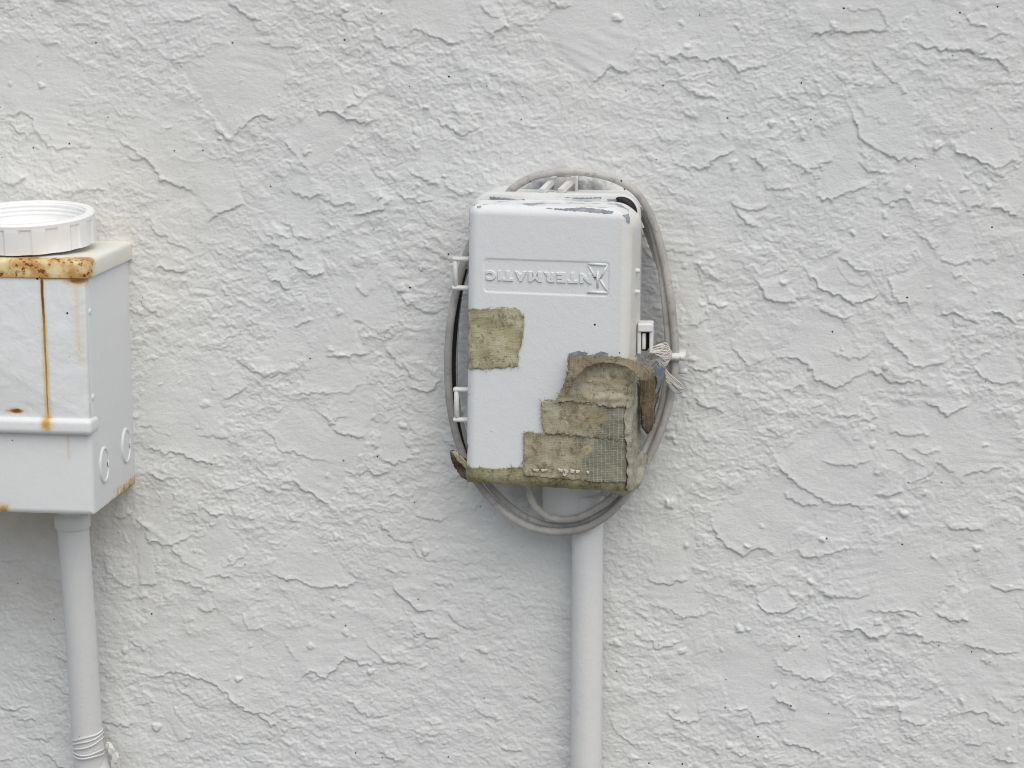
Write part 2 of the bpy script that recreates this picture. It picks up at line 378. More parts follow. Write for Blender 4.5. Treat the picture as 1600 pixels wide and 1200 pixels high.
    for bx, bz, br, bh in blobs:
        x = -.5+bx; z = .93+.76*bz; r = .0012+.0032*br**2.5
        i0, i1 = np.searchsorted(xs, [x-r*1.6, x+r*1.6]); j0, j1 = np.searchsorted(zs, [z-r*1.6, z+r*1.6])
        d = np.hypot(wx[j0:j1, i0:i1]-x, (wz[j0:j1, i0:i1]-z)*1.1)/r
        H[j0:j1, i0:i1] += sst(1.1, .45, d)*r*(.35+.3*bh)
    # a ragged deep crack below the long upper right trowel edge
    crack = [(P(*p).x, P(*p).z) for p in [(1478,79),(1500,79),(1518,83),(1535,88)]]
    for k in range(3):
        for t in np.linspace(0, 1, 8):
            x = crack[k][0]+(crack[k+1][0]-crack[k][0])*t; z = crack[k][1]+(crack[k+1][1]-crack[k][1])*t
            i0, i1 = np.searchsorted(xs, [x-.006, x+.006]); j0, j1 = np.searchsorted(zs, [z-.006, z+.006])
            H[j0:j1, i0:i1] -= .0006*np.exp(-((X[j0:j1, i0:i1]-x)**2+((Z[j0:j1, i0:i1]-z)*1.8)**2)/.0014**2)
    H = H*.9
    V = np.stack([X, -H, Z], -1).reshape(-1, 3).astype(np.float32)
    nx, nz = len(xs), len(zs)
    idx = np.arange(nx*nz).reshape(nz, nx)
    Q = np.stack([idx[:-1, :-1], idx[:-1, 1:], idx[1:, 1:], idx[1:, :-1]], -1).reshape(-1, 4).astype(np.int32)
    # slab behind the skin
    bx = np.array([[x, y, z] for y in (.012, .2) for x, z in ((-3.5, -.02), (3.5, -.02), (3.5, 2.9), (-3.5, 2.9))], np.float32)
    n0 = len(V); bq = np.array([[0, 1, 2, 3], [4, 7, 6, 5], [0, 4, 5, 1], [1, 5, 6, 2], [2, 6, 7, 3], [3, 7, 4, 0]], np.int32)+n0
    V = np.concatenate([V, bx]); Q = np.concatenate([Q, bq])
    me = bpy.data.meshes.new('stucco_wall')
    me.vertices.add(len(V)); me.vertices.foreach_set('co', V.ravel())
    me.loops.add(Q.size); me.loops.foreach_set('vertex_index', Q.ravel())
    me.polygons.add(len(Q)); me.polygons.foreach_set('loop_start', np.arange(0, Q.size, 4, dtype=np.int32))
    sm = np.ones(len(Q), bool); sm[-6:] = False
    me.polygons.foreach_set('use_smooth', sm)
    me.update(); me.validate()
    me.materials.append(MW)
    o = link(bpy.data.objects.new('stucco_wall', me))
    o['label'] = 'white painted wall of rough knockdown stucco behind the boxes'; o['category'] = 'wall'
build_wall()
obj('ground', [(-60, -120, 0), (60, -120, 0), (60, .1, 0), (-60, .1, 0)], [(0, 1, 2, 3)], M_SOIL, smooth=False, kind='structure')

# ------------------------------------------------------------------ left metal box
YF = -.117
xr = P(141, 610, YF).x; zt = P(135, 431, YF).z; zb = P(148, 806, YF).z; xl = xr-.205
zlip0 = P(145, 680, YF-.004).z; zlip1 = P(145, 655, YF-.004).z
LB = thing('electrical_box', 'tall white metal box with rust streaks at the left edge', 'electrical box', (xr-.1, 0, zb))
def mat_metal(name, kind):
    m = M(name, .42, .45); g = ORG[LB.name]
    base = m.mix(m.rng(m.noise(7, 4), .35, .7), (.73, .755, .765), (.75, .76, .76))
    base = m.mix(m.math('MULTIPLY', m.rng(m.noise(40, 6, .7), .6, .8), .18), base, (.55, .50, .42))
    x, y, z = m.xyz(); n1 = m.noise(90, 6, .7); n2 = m.noise(30, 4)
    rustc = m.mix(m.rng(m.noise(160, 5, .7), .40, .62), (.42, .19, .045), (.12, .04, .015))
    halo = (.66, .48, .20)
    if kind == 'cap':
        base = m.mix(m.rng(m.noise(12, 4), .3, .7), (.79, .785, .74), (.77, .74, .66))
        fr = m.math('ADD', m.math('MULTIPLY', m.rng(y, YF+.024, YF-.001), .72), m.math('MULTIPLY', m.rng(y, YF+.060, YF), .40))                                # rust gathers on the front edge
        fr = m.math('MULTIPLY', fr, m.rng(x, xr-g.x+.012, xr-g.x-.012, .75, 1.0))
        big = m.math('MULTIPLY', m.math('SUBTRACT', m.noise(42, 3, .5), .5), 1.5)
        v = m.math('ADD', m.math('ADD', big, m.math('MULTIPLY', m.math('SUBTRACT', m.noise(120, 5, .7), .5), .5)), m.math('MULTIPLY', fr, .62))
        base = m.mix(m.rng(v, .36, .56), base, (.76, .62, .33))
        base = m.mix(m.rng(v, .52, .80), base, (.54, .29, .085))
        dots = m.rng(m.noise(300, 4, .6), .54, .60)
        base = m.mix(m.math('MULTIPLY', m.rng(v, .54, .70), dots), base, (.17, .06, .02))
    else:
        wob = m.math('MULTIPLY', m.math('SUBTRACT', m.noise(26, 3), .5), .003)
        xx = m.math('ADD', x, wob)
        front = m.math('LESS_THAN', y, YF+.006)
        def streak(px0, py0, px1, py1, wid, hw, strg, col1, fin=.01):
            nonlocal base
            a = P(px0, py0, YF-.003)-g; b = P(px1, py1, YF-.003)-g
            t = m.math('DIVIDE', m.math('SUBTRACT', a.z, z), a.z-b.z)
            cx = m.math('ADD', a.x, m.math('MULTIPLY', t, b.x-a.x))
            d = m.math('ABSOLUTE', m.math('SUBTRACT', xx, cx))
            on = m.math('MULTIPLY', m.rng(t, -.01, fin), m.rng(t, 1.03, .93))
            on = m.math('MULTIPLY', on, front)
            thin = m.rng(t, 0, 1, 1.0, .45)
            h = m.math('MULTIPLY', m.rng(d, hw, 0), m.math('MULTIPLY', on, m.rng(n1, .25, .75, strg*.5, strg)))
            base = m.mix(h, base, halo)
            c = m.math('MULTIPLY', m.rng(m.math('DIVIDE', d, thin), wid, wid*.35), m.math('MULTIPLY', on, strg))
            base = m.mix(c, base, col1)
        streak(65, 434, 76, 668, .0017, .0040, .95, (.10, .035, .012))
        streak(67, 470, 76, 668, .0010, .0042, .75, (.38, .19, .06), .35)
        streak(118, 434, 125, 570, .0030, .0070, .26, (.66, .56, .40))
        streak(104, 682, 106, 720, .0010, .003, .3, (.6, .5, .36))
        def spot(px, py, rx, rz, col, strg=1.0):
            nonlocal base
            c = P(px, py, YF-.003)-g
            dx = m.math('DIVIDE', m.math('SUBTRACT', x, c.x), rx); dz = m.math('DIVIDE', m.math('SUBTRACT', z, c.z), rz)
            d = m.math('ADD', m.math('SQRT', m.math('ADD', m.math('MULTIPLY', dx, dx), m.math('MULTIPLY', dz, dz))), m.math('MULTIPLY', m.math('SUBTRACT', n1, .5), 1.4))
            base = m.mix(m.math('MULTIPLY', m.rng(d, 1.25, .3), m.math('MULTIPLY', front, strg*.9)), base, halo)
            base = m.mix(m.math('MULTIPLY', m.rng(d, .75, .2), m.math('MULTIPLY', front, strg)), base, col)
        spot(24, 642, .010, .0028, (.20, .075, .02)); spot(75, 660, .007, .008, (.55, .30, .06), .9)
        spot(118, 437, .013, .006, (.16, .05, .015), .9); spot(4, 798, .007, .007, (.5, .27, .06), .8)
        spot(75, 434, .030, .0022, (.3, .12, .03), .6)
        # rust creeping up from the lower edge of the side
        low = m.math('MULTIPLY', m.rng(z, .017, .001), m.rng(y, YF+.030, YF+.060))
        v = m.math('ADD', m.math('MULTIPLY', m.math('SUBTRACT', n1, .5), 1.8), m.math('MULTIPLY', low, .62))
        base = m.mix(m.rng(v, .36, .56), base, (.66, .46, .17)); base = m.mix(m.rng(v, .68, .82), base, rustc)
        base = m.mix(m.specks(40, .05, .10), base, (.03, .025, .02))
    m.color(base); m.bump(m.noise(240, 4, .6), .0006, .3)
    if kind == 'panel': m.bump(m.noise(50, 4, .5, dist=.3), .005, .35)
    m.bump(m.noise(26, 3), .003, .25 if kind != 'cap' else .5)
    return m.m
M_MET = mat_metal('white_sheet_metal', 'body'); M_PAN = mat_metal('embossed_panel_metal', 'panel'); M_CAP = mat_metal('rusty_cap_metal', 'cap')
V, F = loft(xl, xr, zb, zt+.004, .0030, fillet(.004, YF, .0045), 5); obj('body', V, F, M_MET, LB, sharp=50)
V, F = loft(xl+.001, xr-.0005, zlip1-.004, zt+.003, .0022, fillet(YF+.02, YF-.0030, .0026), 4); obj('front_panel', V, F, M_PAN, LB, sharp=50)
V, F = loft(xl-.001, xr+.0022, zlip0, zlip1, .004, fillet(YF+.012, YF-.0080, .0042), 5); obj('panel_lip', V, F, M_MET, LB, sharp=60)
ztop = P(135, 406, YF-.003).z
def hood():
    # a folded lid: skirt, rounded shoulder, nearly flat top
    V, F = [], []; n = 5
    x0, x1, y0, y1 = xl-.003, xr+.0030, YF-.0045, .004
    lev = [(zt-.0015, .0012), (zt-.0015, -.0000), (zt+.001, -.0004)]
    h = ztop-zt
    for k in range(6):
        a = math.pi/2*k/5; lev.append((ztop-.0045+.0045*math.sin(a), .0045*(1-math.cos(a))))
    lev.append((ztop+.0004, .02))
    for z, ins in lev:
        for x, y in rrect(x0+ins, x1-ins, y0+ins, y1, max(.005-ins, .0006), n): V.append((x, y, z))
    m = 4*(n+1)
    for i in range(len(lev)-1):
        for k in range(m): F.append((i*m+k, i*m+(k+1) % m, (i+1)*m+(k+1) % m, (i+1)*m+k))
    F.append(tuple((len(lev)-1)*m+k for k in range(m)))
    return V, F
V, F = hood(); obj('hood', V, F, M_CAP, LB, label='cream hood of the metal box with rust along its front edge', sharp=60)
for px, py in ((162, 726), (196, 696)):
    c = PX(px, py, xr); R = .0140
    pts = [Vector((xr+.0004, c.y+R*math.cos(a)*.78, c.z+R*math.sin(a))) for a in np.linspace(0, 2*math.pi, 41)]
    ring = tube(pts, .0015, 8, False)
    dv = [Vector((xr+.0012, c.y, c.z))]+[Vector((xr+.0008, c.y+R*.9*math.cos(a)*.78, c.z+R*.9*math.sin(a))) for a in np.linspace(0, 2*math.pi, 33)[:-1]]
    disc = (dv, [(0, 1+k, 1+(k+1) % 32) for k in range(32)])
    V, F = merge(ring, disc); kn = obj('knockout', V, F, M_MET, LB)
    V, F = box((xr+.0012, c.y+.0085, c.z-.001), (.002, .003, .0045), .0008); obj('knockout_tab', V, F, M_MET, kn)
def dome(c, r, ax, h=.6, n=10, rings=4):
    ax = Vector(ax).normalized(); u = ax.orthogonal().normalized(); v = ax.cross(u); V = []; F = []
    for i in range(rings):
        a = math.pi/2*i/rings
        for k in range(n):
            b = 2*math.pi*k/n; V.append(Vector(c)+(u*math.cos(b)+v*math.sin(b))*r*math.cos(a)+ax*r*h*math.sin(a))
    V.append(Vector(c)+ax*r*h)
    for i in range(rings-1):
        for k in range(n): F.append((i*n+k, i*n+(k+1) % n, (i+1)*n+(k+1) % n, (i+1)*n+k))
    for k in range(n): F.append(((rings-1)*n+k, (rings-1)*n+(k+1) % n, rings*n))
    return V, F
for px, py in ((142, 621), (136, 488)):
    c = PX(px+2, py, xr); V, F = dome((xr-.0002, max(c.y, YF+.006), c.z), .0030, (1, 0, 0), .5); obj('rivet', V, F, M_MET, LB)

# plastic ring nut on the hood
def ring_nut():
    R = .0560; c = P(45, 396, -.060); c.z = ztop+.0016; H = .0250; n = 16*12; tilt = rad(4.6)
    prof = [('o', 0, 0), ('o', .0006, .0), ('o', .002, 0), ('o', .010, 0), ('o', .0175, 0), ('o', .0195, 0), ('o', .0205, 1), ('o', .0215, 1), ('o', .0232, 1), ('o', .0241, 2), ('o', H, 3)]
    V = []; F = []
    rings = []
    def add(fr):
        ring = []
        for k in range(n):
            a = 2*math.pi*k/n; r, z = fr(k, a); ring.append(len(V))
            V.append(Vector((r*math.cos(a), r*math.sin(a), z)))
        rings.append(ring)
    for _, z, e in prof:
        def fr(k, a, z=z, e=e):
            ph = (k % 12)/12; fl = 1 if .08 <= ph < .5 else 0
            dep = .0011*fl if e == 0 else (.0002 if e == 1 else (.0008 if e == 2 else .0018))
            return R-dep, z
        add(fr)
    Ri = R-.0075
    add(lambda k, a: (Ri+.0012, H)); add(lambda k, a: (Ri, H-.0008))
    for t in range(3):
        z0 = H-.0018-t*.0036
        for dz, dr in ((0, 0), (.0008, -.0007), (.0018, -.0007), (.0026, 0)):
            add(lambda k, a, dz=dz, dr=dr, z0=z0: (Ri+dr, z0-dz))
    add(lambda k, a: (Ri, .0095)); add(lambda k, a: (.001, .0095))
    for i in range(len(rings)-1):
        for k in range(n):
            F.append((rings[i][k], rings[i][(k+1) % n], rings[i+1][(k+1) % n], rings[i+1][k]))
    F.append(tuple(rings[0])[::-1]); F.append(tuple(rings[-1]))
    mt = Matrix.Translation(c) @ Matrix.Translation((0, -R, 0)) @ Matrix.Rotation(tilt, 4, 'X') @ Matrix.Translation((0, R, 0)) @ Matrix.Rotation(.2, 4, 'Z')
    return [mt @ v for v in V], F, c
V, F, c = ring_nut()
obj('ring_nut', V, F, M_PVC, label='white ribbed plastic ring nut lying on the rusty box top', cat='ring nut', org=c, sharp=28)

# left conduit
def conduit_left():
    t0 = P(113, 806, -.052); p1 = P(127, 1000, -.038); p2 = P(139.5, 1190, -.024)
    foot = Vector((p2.x+.004, -.022, 0))
    T = thing('conduit_pipe', 'grey painted conduit below the rusty box, tilted, bound with wire wraps', 'conduit', (foot.x, foot.y, 0))
    path = smooth_path([t0+Vector((0, 0, .03)), t0, p1, p2, p2+Vector((.002, .003, -.06)), foot+Vector((0, 0, .9)), foot], 6)
    V, F = tube(path, .0134, 28); obj('pipe', V, F, M_PIPE, T)
    a = P(112.5, 800, -.052); b = P(113.4, 824, -.0515)
    V, F = tube([a, a.lerp(b, .5), a.lerp(b, .9), b], lambda t: .0152 if t < .95 else .0143, 28); obj('collar', V, F, M_PIPE, T)
    for k, (py, sl) in enumerate(((1147, .30), (1153, .34), (1161, .36), (1172, .10), (1177, .06))):
        c = P(137+(py-1150)*.07, py, -.028); pts = []
        for a in np.linspace(0, 2*math.pi, 33): pts.append(c+Vector((.0131*math.cos(a), .0131*math.sin(a), .0131*math.cos(a)*sl+.0006*math.sin(3*a+k))))
        V, F = tube(pts, .0009, 6, False); obj('wire_wrap', V, F, M_PIPE, T)
    return T
conduit_left()
def lump(name, pxs, Y, mat, label, cat):
    c = P(*pxs[0], Y); rs = random.Random(3); parts = []
    for px, py in pxs:
        q = P(px, py, Y+rs.uniform(-.003, .003)); bm = bmesh.new(); bmesh.ops.create_icosphere(bm, subdivisions=2, radius=.0042)
        for v in bm.verts:
            d = v.co.normalized(); f = .75+.5*rs.random(); v.co = Vector((v.co.x*.8*f, v.co.y*.5*f, v.co.z*1.25*f))
        bm.verts.ensure_lookup_table(); parts.append(([v.co+q for v in bm.verts], [tuple(v.index for v in f.verts) for f in bm.faces])); bm.free()
    V, F = merge(*parts); return obj(name, V, F, mat, smooth=False, label=label, cat=cat, org=c)
lump('caulk_scrap', [(174, 1172), (180, 1183), (178, 1193), (170, 1168), (183, 1190)], -.02, M_TRIM, 'crumpled white caulk scrap stuck beside the wire wraps', 'scrap')

# ------------------------------------------------------------------ middle box: base, cover
BX = thing('timer_box', 'white plastic enclosure with embossed logo and peeling olive tape', 'enclosure', tuple(P(865, 765, 0)))
YB = -.048
bx0 = P(737, 520, YB).x; bx1 = P(997, 420, YB).x; bz1 = P(860, 297, -.006).z; bz0 = P(860, 756, YB).z
rings = [(.004, 0), (YB+.012, 0), (YB+.012, -.0014), (YB+.0025, -.0014), (YB+.0006, -.0006), (YB, .0014), (YB, .0110), (YB+.020, .0120)]
V, F = loft(bx0, bx1, bz0, bz1, .016, rings, 8); base = obj('base', V, F, M_BASE, BX, sharp=40)
V, F = tube(smooth_path([P(962, 311, YB-.0008), P(975, 314, YB-.0010), P(985, 322, YB-.0010), (P(991, 334, YB-.0010)), P(992, 345, YB-.0005)], 6), lambda t: .0008+.0030*math.sin(math.pi*min(t*1.1, 1))**.7, 10); obj('dark_gap', V, F, M_BLACK, base, label='black crescent in place of the dark gap at the upper right corner')  # solid black tube standing in for the darkness of the open gap
# cover frame: hinged on the left and slightly ajar on the right
TH, RO = rad(4.5), rad(.7)
UA0 = Vector((math.cos(TH), -math.sin(TH), 0)); WA = Vector((-math.sin(TH), -math.cos(TH), 0)); VA0 = Vector((0, 0, 1))
UA = UA0*math.cos(RO)-VA0*math.sin(RO); VA = VA0*math.cos(RO)+UA0*math.sin(RO)
LEFT = P(728, 543, -.078)
def PCraw(px, py):
    d = ray(px, py); t = (LEFT-CAM).dot(WA)/d.dot(WA); return CAM+d*t
OC = PCraw(857, 543)
def PC(px, py):
    q = PCraw(px, py)-OC; return q.dot(UA), q.dot(VA)
def CW(u, v, wd): return OC+UA*u+VA*v+WA*wd
U0 = PC(728, 543)[0]; U1 = PC(984, 480)[0]; V1 = PC(860, 323)[1]; V0 = PC(860, 763)[1]
RC, DC = .0085, .040
def wrap(u, v, off=0.0):
    """surface of the cover laid flat: u, v run on round the edges and down the sides"""
    def one(t, lim):
        s = 1 if t > 0 else -1; t = abs(t); lim = abs(lim); d = t-(lim-RC)
        if d <= 0: return s*t, 0.0, 0.0, 1.0
        if d <= RC*math.pi/2:
            a = d/RC; return s*(lim-RC+RC*math.sin(a)), -RC*(1-math.cos(a)), s*math.sin(a), math.cos(a)
        e = d-RC*math.pi/2; return s*(lim+.06*e), -RC-e, s*1.0, 0.0
    uu, w1, n1, c1 = one(u, U1 if u > 0 else U0); vv, w2, n2, c2 = one(v, V1 if v > 0 else V0)
    nn = Vector((n1, n2, max(c1*c2, 0)+1e-4)).normalized()
    return CW(uu+nn.x*off, vv+nn.y*off, w1+w2+nn.z*off)
def build_cover():
    g = ORG[BX.name]
    fr = [PC(756, 404), PC(953, 412), PC(950, 462), PC(756, 456)]
    fu0, fu1 = (fr[0][0]+fr[3][0])/2, (fr[1][0]+fr[2][0])/2
    fvc = lambda u: ((fr[0][1]+fr[3][1])/2*(fu1-u)+(fr[1][1]+fr[2][1])/2*(u-fu0))/(fu1-fu0)
    fh = (fr[0][1]-fr[3][1])/2
    nu, nv, ns = 190, 310, 16
    def axis(lo, hi, n): return [lo+(hi-lo)*k/n for k in range(n+1)]
    us = axis(U0, U1, nu); vs = axis(V0, V1, nv); wsd = axis(0, -DC, ns)
    V, F = [], []; key = {}
    def vert(u, v, wd):
        k = (round(u, 7), round(v, 7), round(wd, 7))
        if k in key: return key[k]
        cu = min(max(u, U0+RC), U1-RC); cv = min(max(v, V0+RC), V1-RC); cw = min(wd, -RC)
        d = Vector((u-cu, v-cv, wd-cw))
        if d.length > 1e-9: d = d.normalized()*RC
        pu, pv, pw = cu+d.x, cv+d.y, cw+d.z
        su = 1+.06*(-RC-cw)/abs(U1); sv_ = 1+.05*(-RC-cw)/abs(V1); pu *= su; pv *= sv_
        R2 = .019; du_, dv_ = pu-(U1*su-R2), pv-(V1*sv_-R2)
        if du_ > 0 and dv_ > 0:
            L_ = math.hypot(du_, dv_)
            if L_ > R2: pu = U1*su-R2+du_*R2/L_; pv = V1*sv_-R2+dv_*R2/L_
        if wd == 0 and fu0-.003 < u < fu1+.003:
            r = .003; qx = abs(u-(fu0+fu1)/2)-((fu1-fu0)/2-r); qy = abs(v-fvc(u))-(fh-r)
            sdv = math.hypot(max(qx, 0), max(qy, 0))+min(max(qx, qy), 0)-r
            t = min(max((.0004-sdv)/.0009, 0), 1); pw -= .00075*t
        key[k] = len(V); V.append(CW(pu, pv, pw)); return key[k]
    def grid(A, B, f, flip):
        for i in range(len(A)-1):
            for j in range(len(B)-1):
                q = (vert(*f(A[i], B[j])), vert(*f(A[i+1], B[j])), vert(*f(A[i+1], B[j+1])), vert(*f(A[i], B[j+1])))
                F.append(q if not flip else q[::-1])
    grid(us, vs, lambda a, b: (a, b, 0), False)
    grid(us, wsd, lambda a, b: (a, V1, b), False); grid(us, wsd, lambda a, b: (a, V0, b), False)
    grid(vs, wsd, lambda a, b: (U0, a, b), False); grid(vs, wsd, lambda a, b: (U1, a, b), False)
    m = M('peeling_cover_paint', .45, .4)
    base = m.mix(m.rng(m.noise(9, 4), .35, .7), (.725, .745, .755), (.745, .755, .76))
    base = m.mix(m.math('MULTIPLY', m.rng(m.noise(38, 6, .7), .6, .82), .16), base, (.45, .42, .37))
    x, y, z = m.xyz()
    zt_ = (CW(0, V1, 0)-g).z
    tilt = m.math('ADD', z, m.math('MULTIPLY', x, .02))
    top = m.math('MULTIPLY', m.rng(tilt, zt_-.0052, zt_-.0012), m.rng(y, (CW(U1, 0, 0)-g).y-.001, (CW(U0, 0, 0)-g).y+.012))
    v = m.math('ADD', m.math('MULTIPLY', m.math('SUBTRACT', m.noise(85, 6, .65, co=m.scaled(.35, 1, 1.4)), .5), 1.5), m.math('MULTIPLY', top, .33))
    peel = m.rng(v, .36, .40); rim = m.rng(v, .30, .36)
    base = m.mix(m.math('MULTIPLY', rim, .5), base, (.55, .53, .47))
    base = m.mix(peel, base, (.30, .325, .335))
    base = m.mix(m.specks(50, .05, .14), base, (.015, .015, .015))
    # small chips of paint gone along the lower left edge
    le = m.rng(x, (CW(U0, 0, 0)-g).x+.0045, (CW(U0, 0, 0)-g).x+.001)
    ch = m.math('MULTIPLY', le, m.rng(m.noise(170, 4, .7), .60, .63)); base = m.mix(ch, base, (.10, .11, .11))
    warm = m.rng(x, (CW(U1, 0, 0)-g).x-.014, (CW(U1, 0, 0)-g).x+.004)
    base = m.mix(m.math('MULTIPLY', warm, m.rng(m.noise(30, 4), .3, .7, .25, .75)), base, (.72, .68, .60))
    m.color(base); m.bump(m.noise(420, 4, .6), .0006, .32); m.bump(m.noise(130, 5, .6), .0014, .2)
    m.bump(m.math('MULTIPLY', peel, -1.0), .0004, .8)
    return obj('cover', V, F, m.m, BX, label='front cover with upside down embossed lettering', sharp=50)
COVER = build_cover()
M_COVER = COVER.data.materials[0]
# embossed lettering, upside down: reads from right to left
def letters():
    a = PC(924.5, 435.5); b = PC(759.0, 430.0)
    ws = {'N': 1.12, 'T': .98, 'E': .9, 'R': 1.02, 'M': 1.3, 'A': 1.12, 'I': .30, 'C': .98}
    word = 'NTERMATIC'; gap = .17
    tot = sum(ws[c] for c in word)+gap*(len(word)-1); L = math.hypot(b[0]-a[0], b[1]-a[1]); k = L/tot
    du = ((b[0]-a[0])/L, (b[1]-a[1])/L); dv = (du[1], -du[0])          # writing direction and letter-up direction (down in the picture)
    if dv[1] > 0: dv = (-dv[0], -dv[1])
    hgt = .0080; pos = 0
    for ch in word:
        cu = bpy.data.curves.new('letter', 'FONT'); cu.body = ch; cu.size = 1; cu.extrude = .05; cu.offset = .05; cu.resolution_u = 3
        cu.bevel_depth = .02; cu.bevel_resolution = 0
        o = link(bpy.data.objects.new('letter_curve', cu)); bpy.context.view_layer.update()
        me = bpy.data.meshes.new_from_object(o.evaluated_get(bpy.context.evaluated_depsgraph_get())); bpy.data.objects.remove(o); bpy.data.curves.remove(cu)
        vs_ = [v.co.copy() for v in me.vertices]; fs = [tuple(p.vertices) for p in me.polygons]; bpy.data.meshes.remove(me)
        x0 = min(v.x for v in vs_); x1 = max(v.x for v in vs_); y0 = min(v.y for v in vs_); y1 = max(v.y for v in vs_); z1 = max(v.z for v in vs_)
        wd = ws[ch]*k; V = []
        for v in vs_:
            s = pos+(v.x-x0)/(x1-x0)*wd; t = ((v.y-y0)/(y1-y0)-.5)*hgt
            V.append(CW(a[0]+du[0]*s+dv[0]*t, a[1]+du[1]*s+dv[1]*t, -.0003+v.z/z1*.00085))
        obj('letter', V, fs, M_COVER, COVER, smooth=False); pos += wd+gap*k
    def ridge(pxs, r):
        pts = [CW(*PC(*p), -.00055) for p in pxs]; out = []
        for i in range(len(pts)-1):
            out.append(tube([pts[i], pts[i+1]], r, 8))
        return merge(*out)
    V, F = merge(ridge([(919, 412.5), (949, 414)], .0011), ridge([(919, 413), (930.5, 436)], .0008), ridge([(949, 414), (937.5, 436.5)], .0008),
                 ridge([(937.5, 436.5), (949.5, 457)], .0008), ridge([(918, 456.5), (949.5, 457.5)], .0011),
                 ridge([(933.6, 423.5), (933.6, 450)], .0009))
    obj('letter_emblem', V, F, M_COVER, COVER)
letters()
# chips of bare grey plastic on the cover
def cdt(poly, step, jit=0.0, seed=0):
    rs = random.Random(seed); b = []
    for i in range(len(poly)):
        a = Vector(poly[i]); c = Vector(poly[(i+1) % len(poly)]); n = max(1, int((c-a).length/step)); nn = Vector((-(c-a).y, (c-a).x)).normalized()
        for k in range(n): b.append(a.lerp(c, k/n)+nn*(rs.uniform(-jit, jit) if k else 0))
    ins = []
    x0 = min(p.x for p in b); x1 = max(p.x for p in b); y0 = min(p.y for p in b); y1 = max(p.y for p in b)
    def inside(x, y):
        c = False; j = len(b)-1
        for i in range(len(b)):
            if (b[i].y > y) != (b[j].y > y) and x < (b[j].x-b[i].x)*(y-b[i].y)/(b[j].y-b[i].y)+b[i].x: c = not c
            j = i
        return c
    y = y0+step/2
    while y < y1:
        x = x0+step/2
        while x < x1:
            px, py = x+rs.uniform(-.2, .2)*step, y+rs.uniform(-.2, .2)*step
            if inside(px, py): ins.append(Vector((px, py)))
            x += step
        y += step
    n = len(b)
    v, e, f, *_ = delaunay_2d_cdt(b+ins, [(i, (i+1) % n) for i in range(n)], [], 1, 1e-9)
    return v, [tuple(q) for q in f]
def wnoise(u, v, s, seed): return float(gn(np.array([u*s]), np.array([v*s]), seed)[0])
def lay(name, pxpoly, mat, parent, off=.0005, step=.0022, jit=.0004, wr=.0003, seed=1, thick=.0004, lift=None, uvpoly=None, label=None, curl=.0, fray=0):
    """a sheet stuck to the cover; corners given where the photo shows them or straight in cover coordinates"""
    poly = uvpoly or [PC(*p) if not (isinstance(p, tuple) and p[0] == 'uv') else (p[1], p[2]) for p in pxpoly]
    v2, f = cdt(poly, step, jit, seed); V = []
    def edge_d(p):
        b = 9
        for i in range(len(poly)):
            a = Vector(poly[i]); c = Vector(poly[(i+1) % len(poly)]); e = c-a; t = min(max((p-a).dot(e)/(e.dot(e)+1e-12), 0), 1); b = min(b, (p-a-e*t).length)
        return b
    ed_ = [edge_d(p) for p in v2]
    for p, e_ in zip(v2, ed_):
        o_ = curl*max(0, 1-e_/.0035)**2*max(0, .25+1.6*wnoise(p.x, p.y, 90, seed+9)) if curl else 0
        o_ += off+wr*(wnoise(p.x, p.y, 130, seed)+.6*wnoise(p.x, p.y, 320, seed+2)+abs(wnoise(p.x*.6+p.y*.3, p.y*1.4, 75, seed+5))*1.5)
        if lift: o_ += lift(p.x, p.y)
        V.append(wrap(p.x, p.y, max(o_, .00015)))
    o = obj(name, V, f, mat, parent, label=label)
    at = o.data.attributes.new('edge', 'FLOAT', 'POINT'); at.data.foreach_set('value', [max(0.0, 1-e_/.0030) for e_ in ed_])
    if thick:
        md = o.modifiers.new('thickness', 'SOLIDIFY'); md.thickness = thick; md.offset = 0
    if fray:
        rf = random.Random(seed+70); TV = []; TF = []
        for k in range(fray):
            i = rf.randrange(len(poly)); a = Vector(poly[i]); c = Vector(poly[(i+1) % len(poly)]); q = a.lerp(c, rf.random())
            dr = Vector((rf.gauss(0, 1), rf.gauss(0, 1))).normalized(); L_ = rf.uniform(.0015, .0045); sd_ = Vector((-dr.y, dr.x))*.00022
            n0 = len(TV)
            for t in (0, .5, 1):
                for sg in (-1, 1):
                    w_ = q+dr*L_*t+sd_*sg*(1-.5*t)
                    if abs(w_.x) < .9: TV.append(wrap(w_.x, w_.y, off+.0006+.0012*t*rf.random()))
            TF += [(n0, n0+1, n0+3, n0+2), (n0+2, n0+3, n0+5, n0+4)]
        th = obj('loose_threads', TV, TF, mat, o); th['kind'] = 'stuff'
    return o
def sheet(name, pxpoly, Yf, mat, parent, step=4.0, jit=.8, wr=.0012, seed=1, thick=.0006, label=None):
    """a loose sheet hanging free: outline in photo positions, depth from a function"""
    v2, f = cdt(pxpoly, step, jit, seed); V = []
    for p in v2:
        V.append(P(p.x, p.y, Yf(p.x, p.y)+wr*(wnoise(p.x, p.y, .07, seed)+.5*wnoise(p.x, p.y, .17, seed+1))))
    o = obj(name, V, f, mat, parent, label=label)
    md = o.modifiers.new('thickness', 'SOLIDIFY'); md.thickness = thick; md.offset = 0
    return o
UE = U1+.010; UL = U1+.026
VB = V0-.016
lay('bare_patch', [(889, 552), (905, 548), (919, 551), (917, 556), (928, 554), (938, 549), (951, 552), (948, 558), (930, 562), (905, 563), (886, 566)], M_GREY, BX, .00025, .0014, .0005, .0001, 3, 0)
lay('bare_patch', [(972, 336), (982, 334), (985, 341), (984, 350), (979, 348), (977, 341)], M_GREY, BX, .00022, .0012, .0004, .0001, 4, 0)
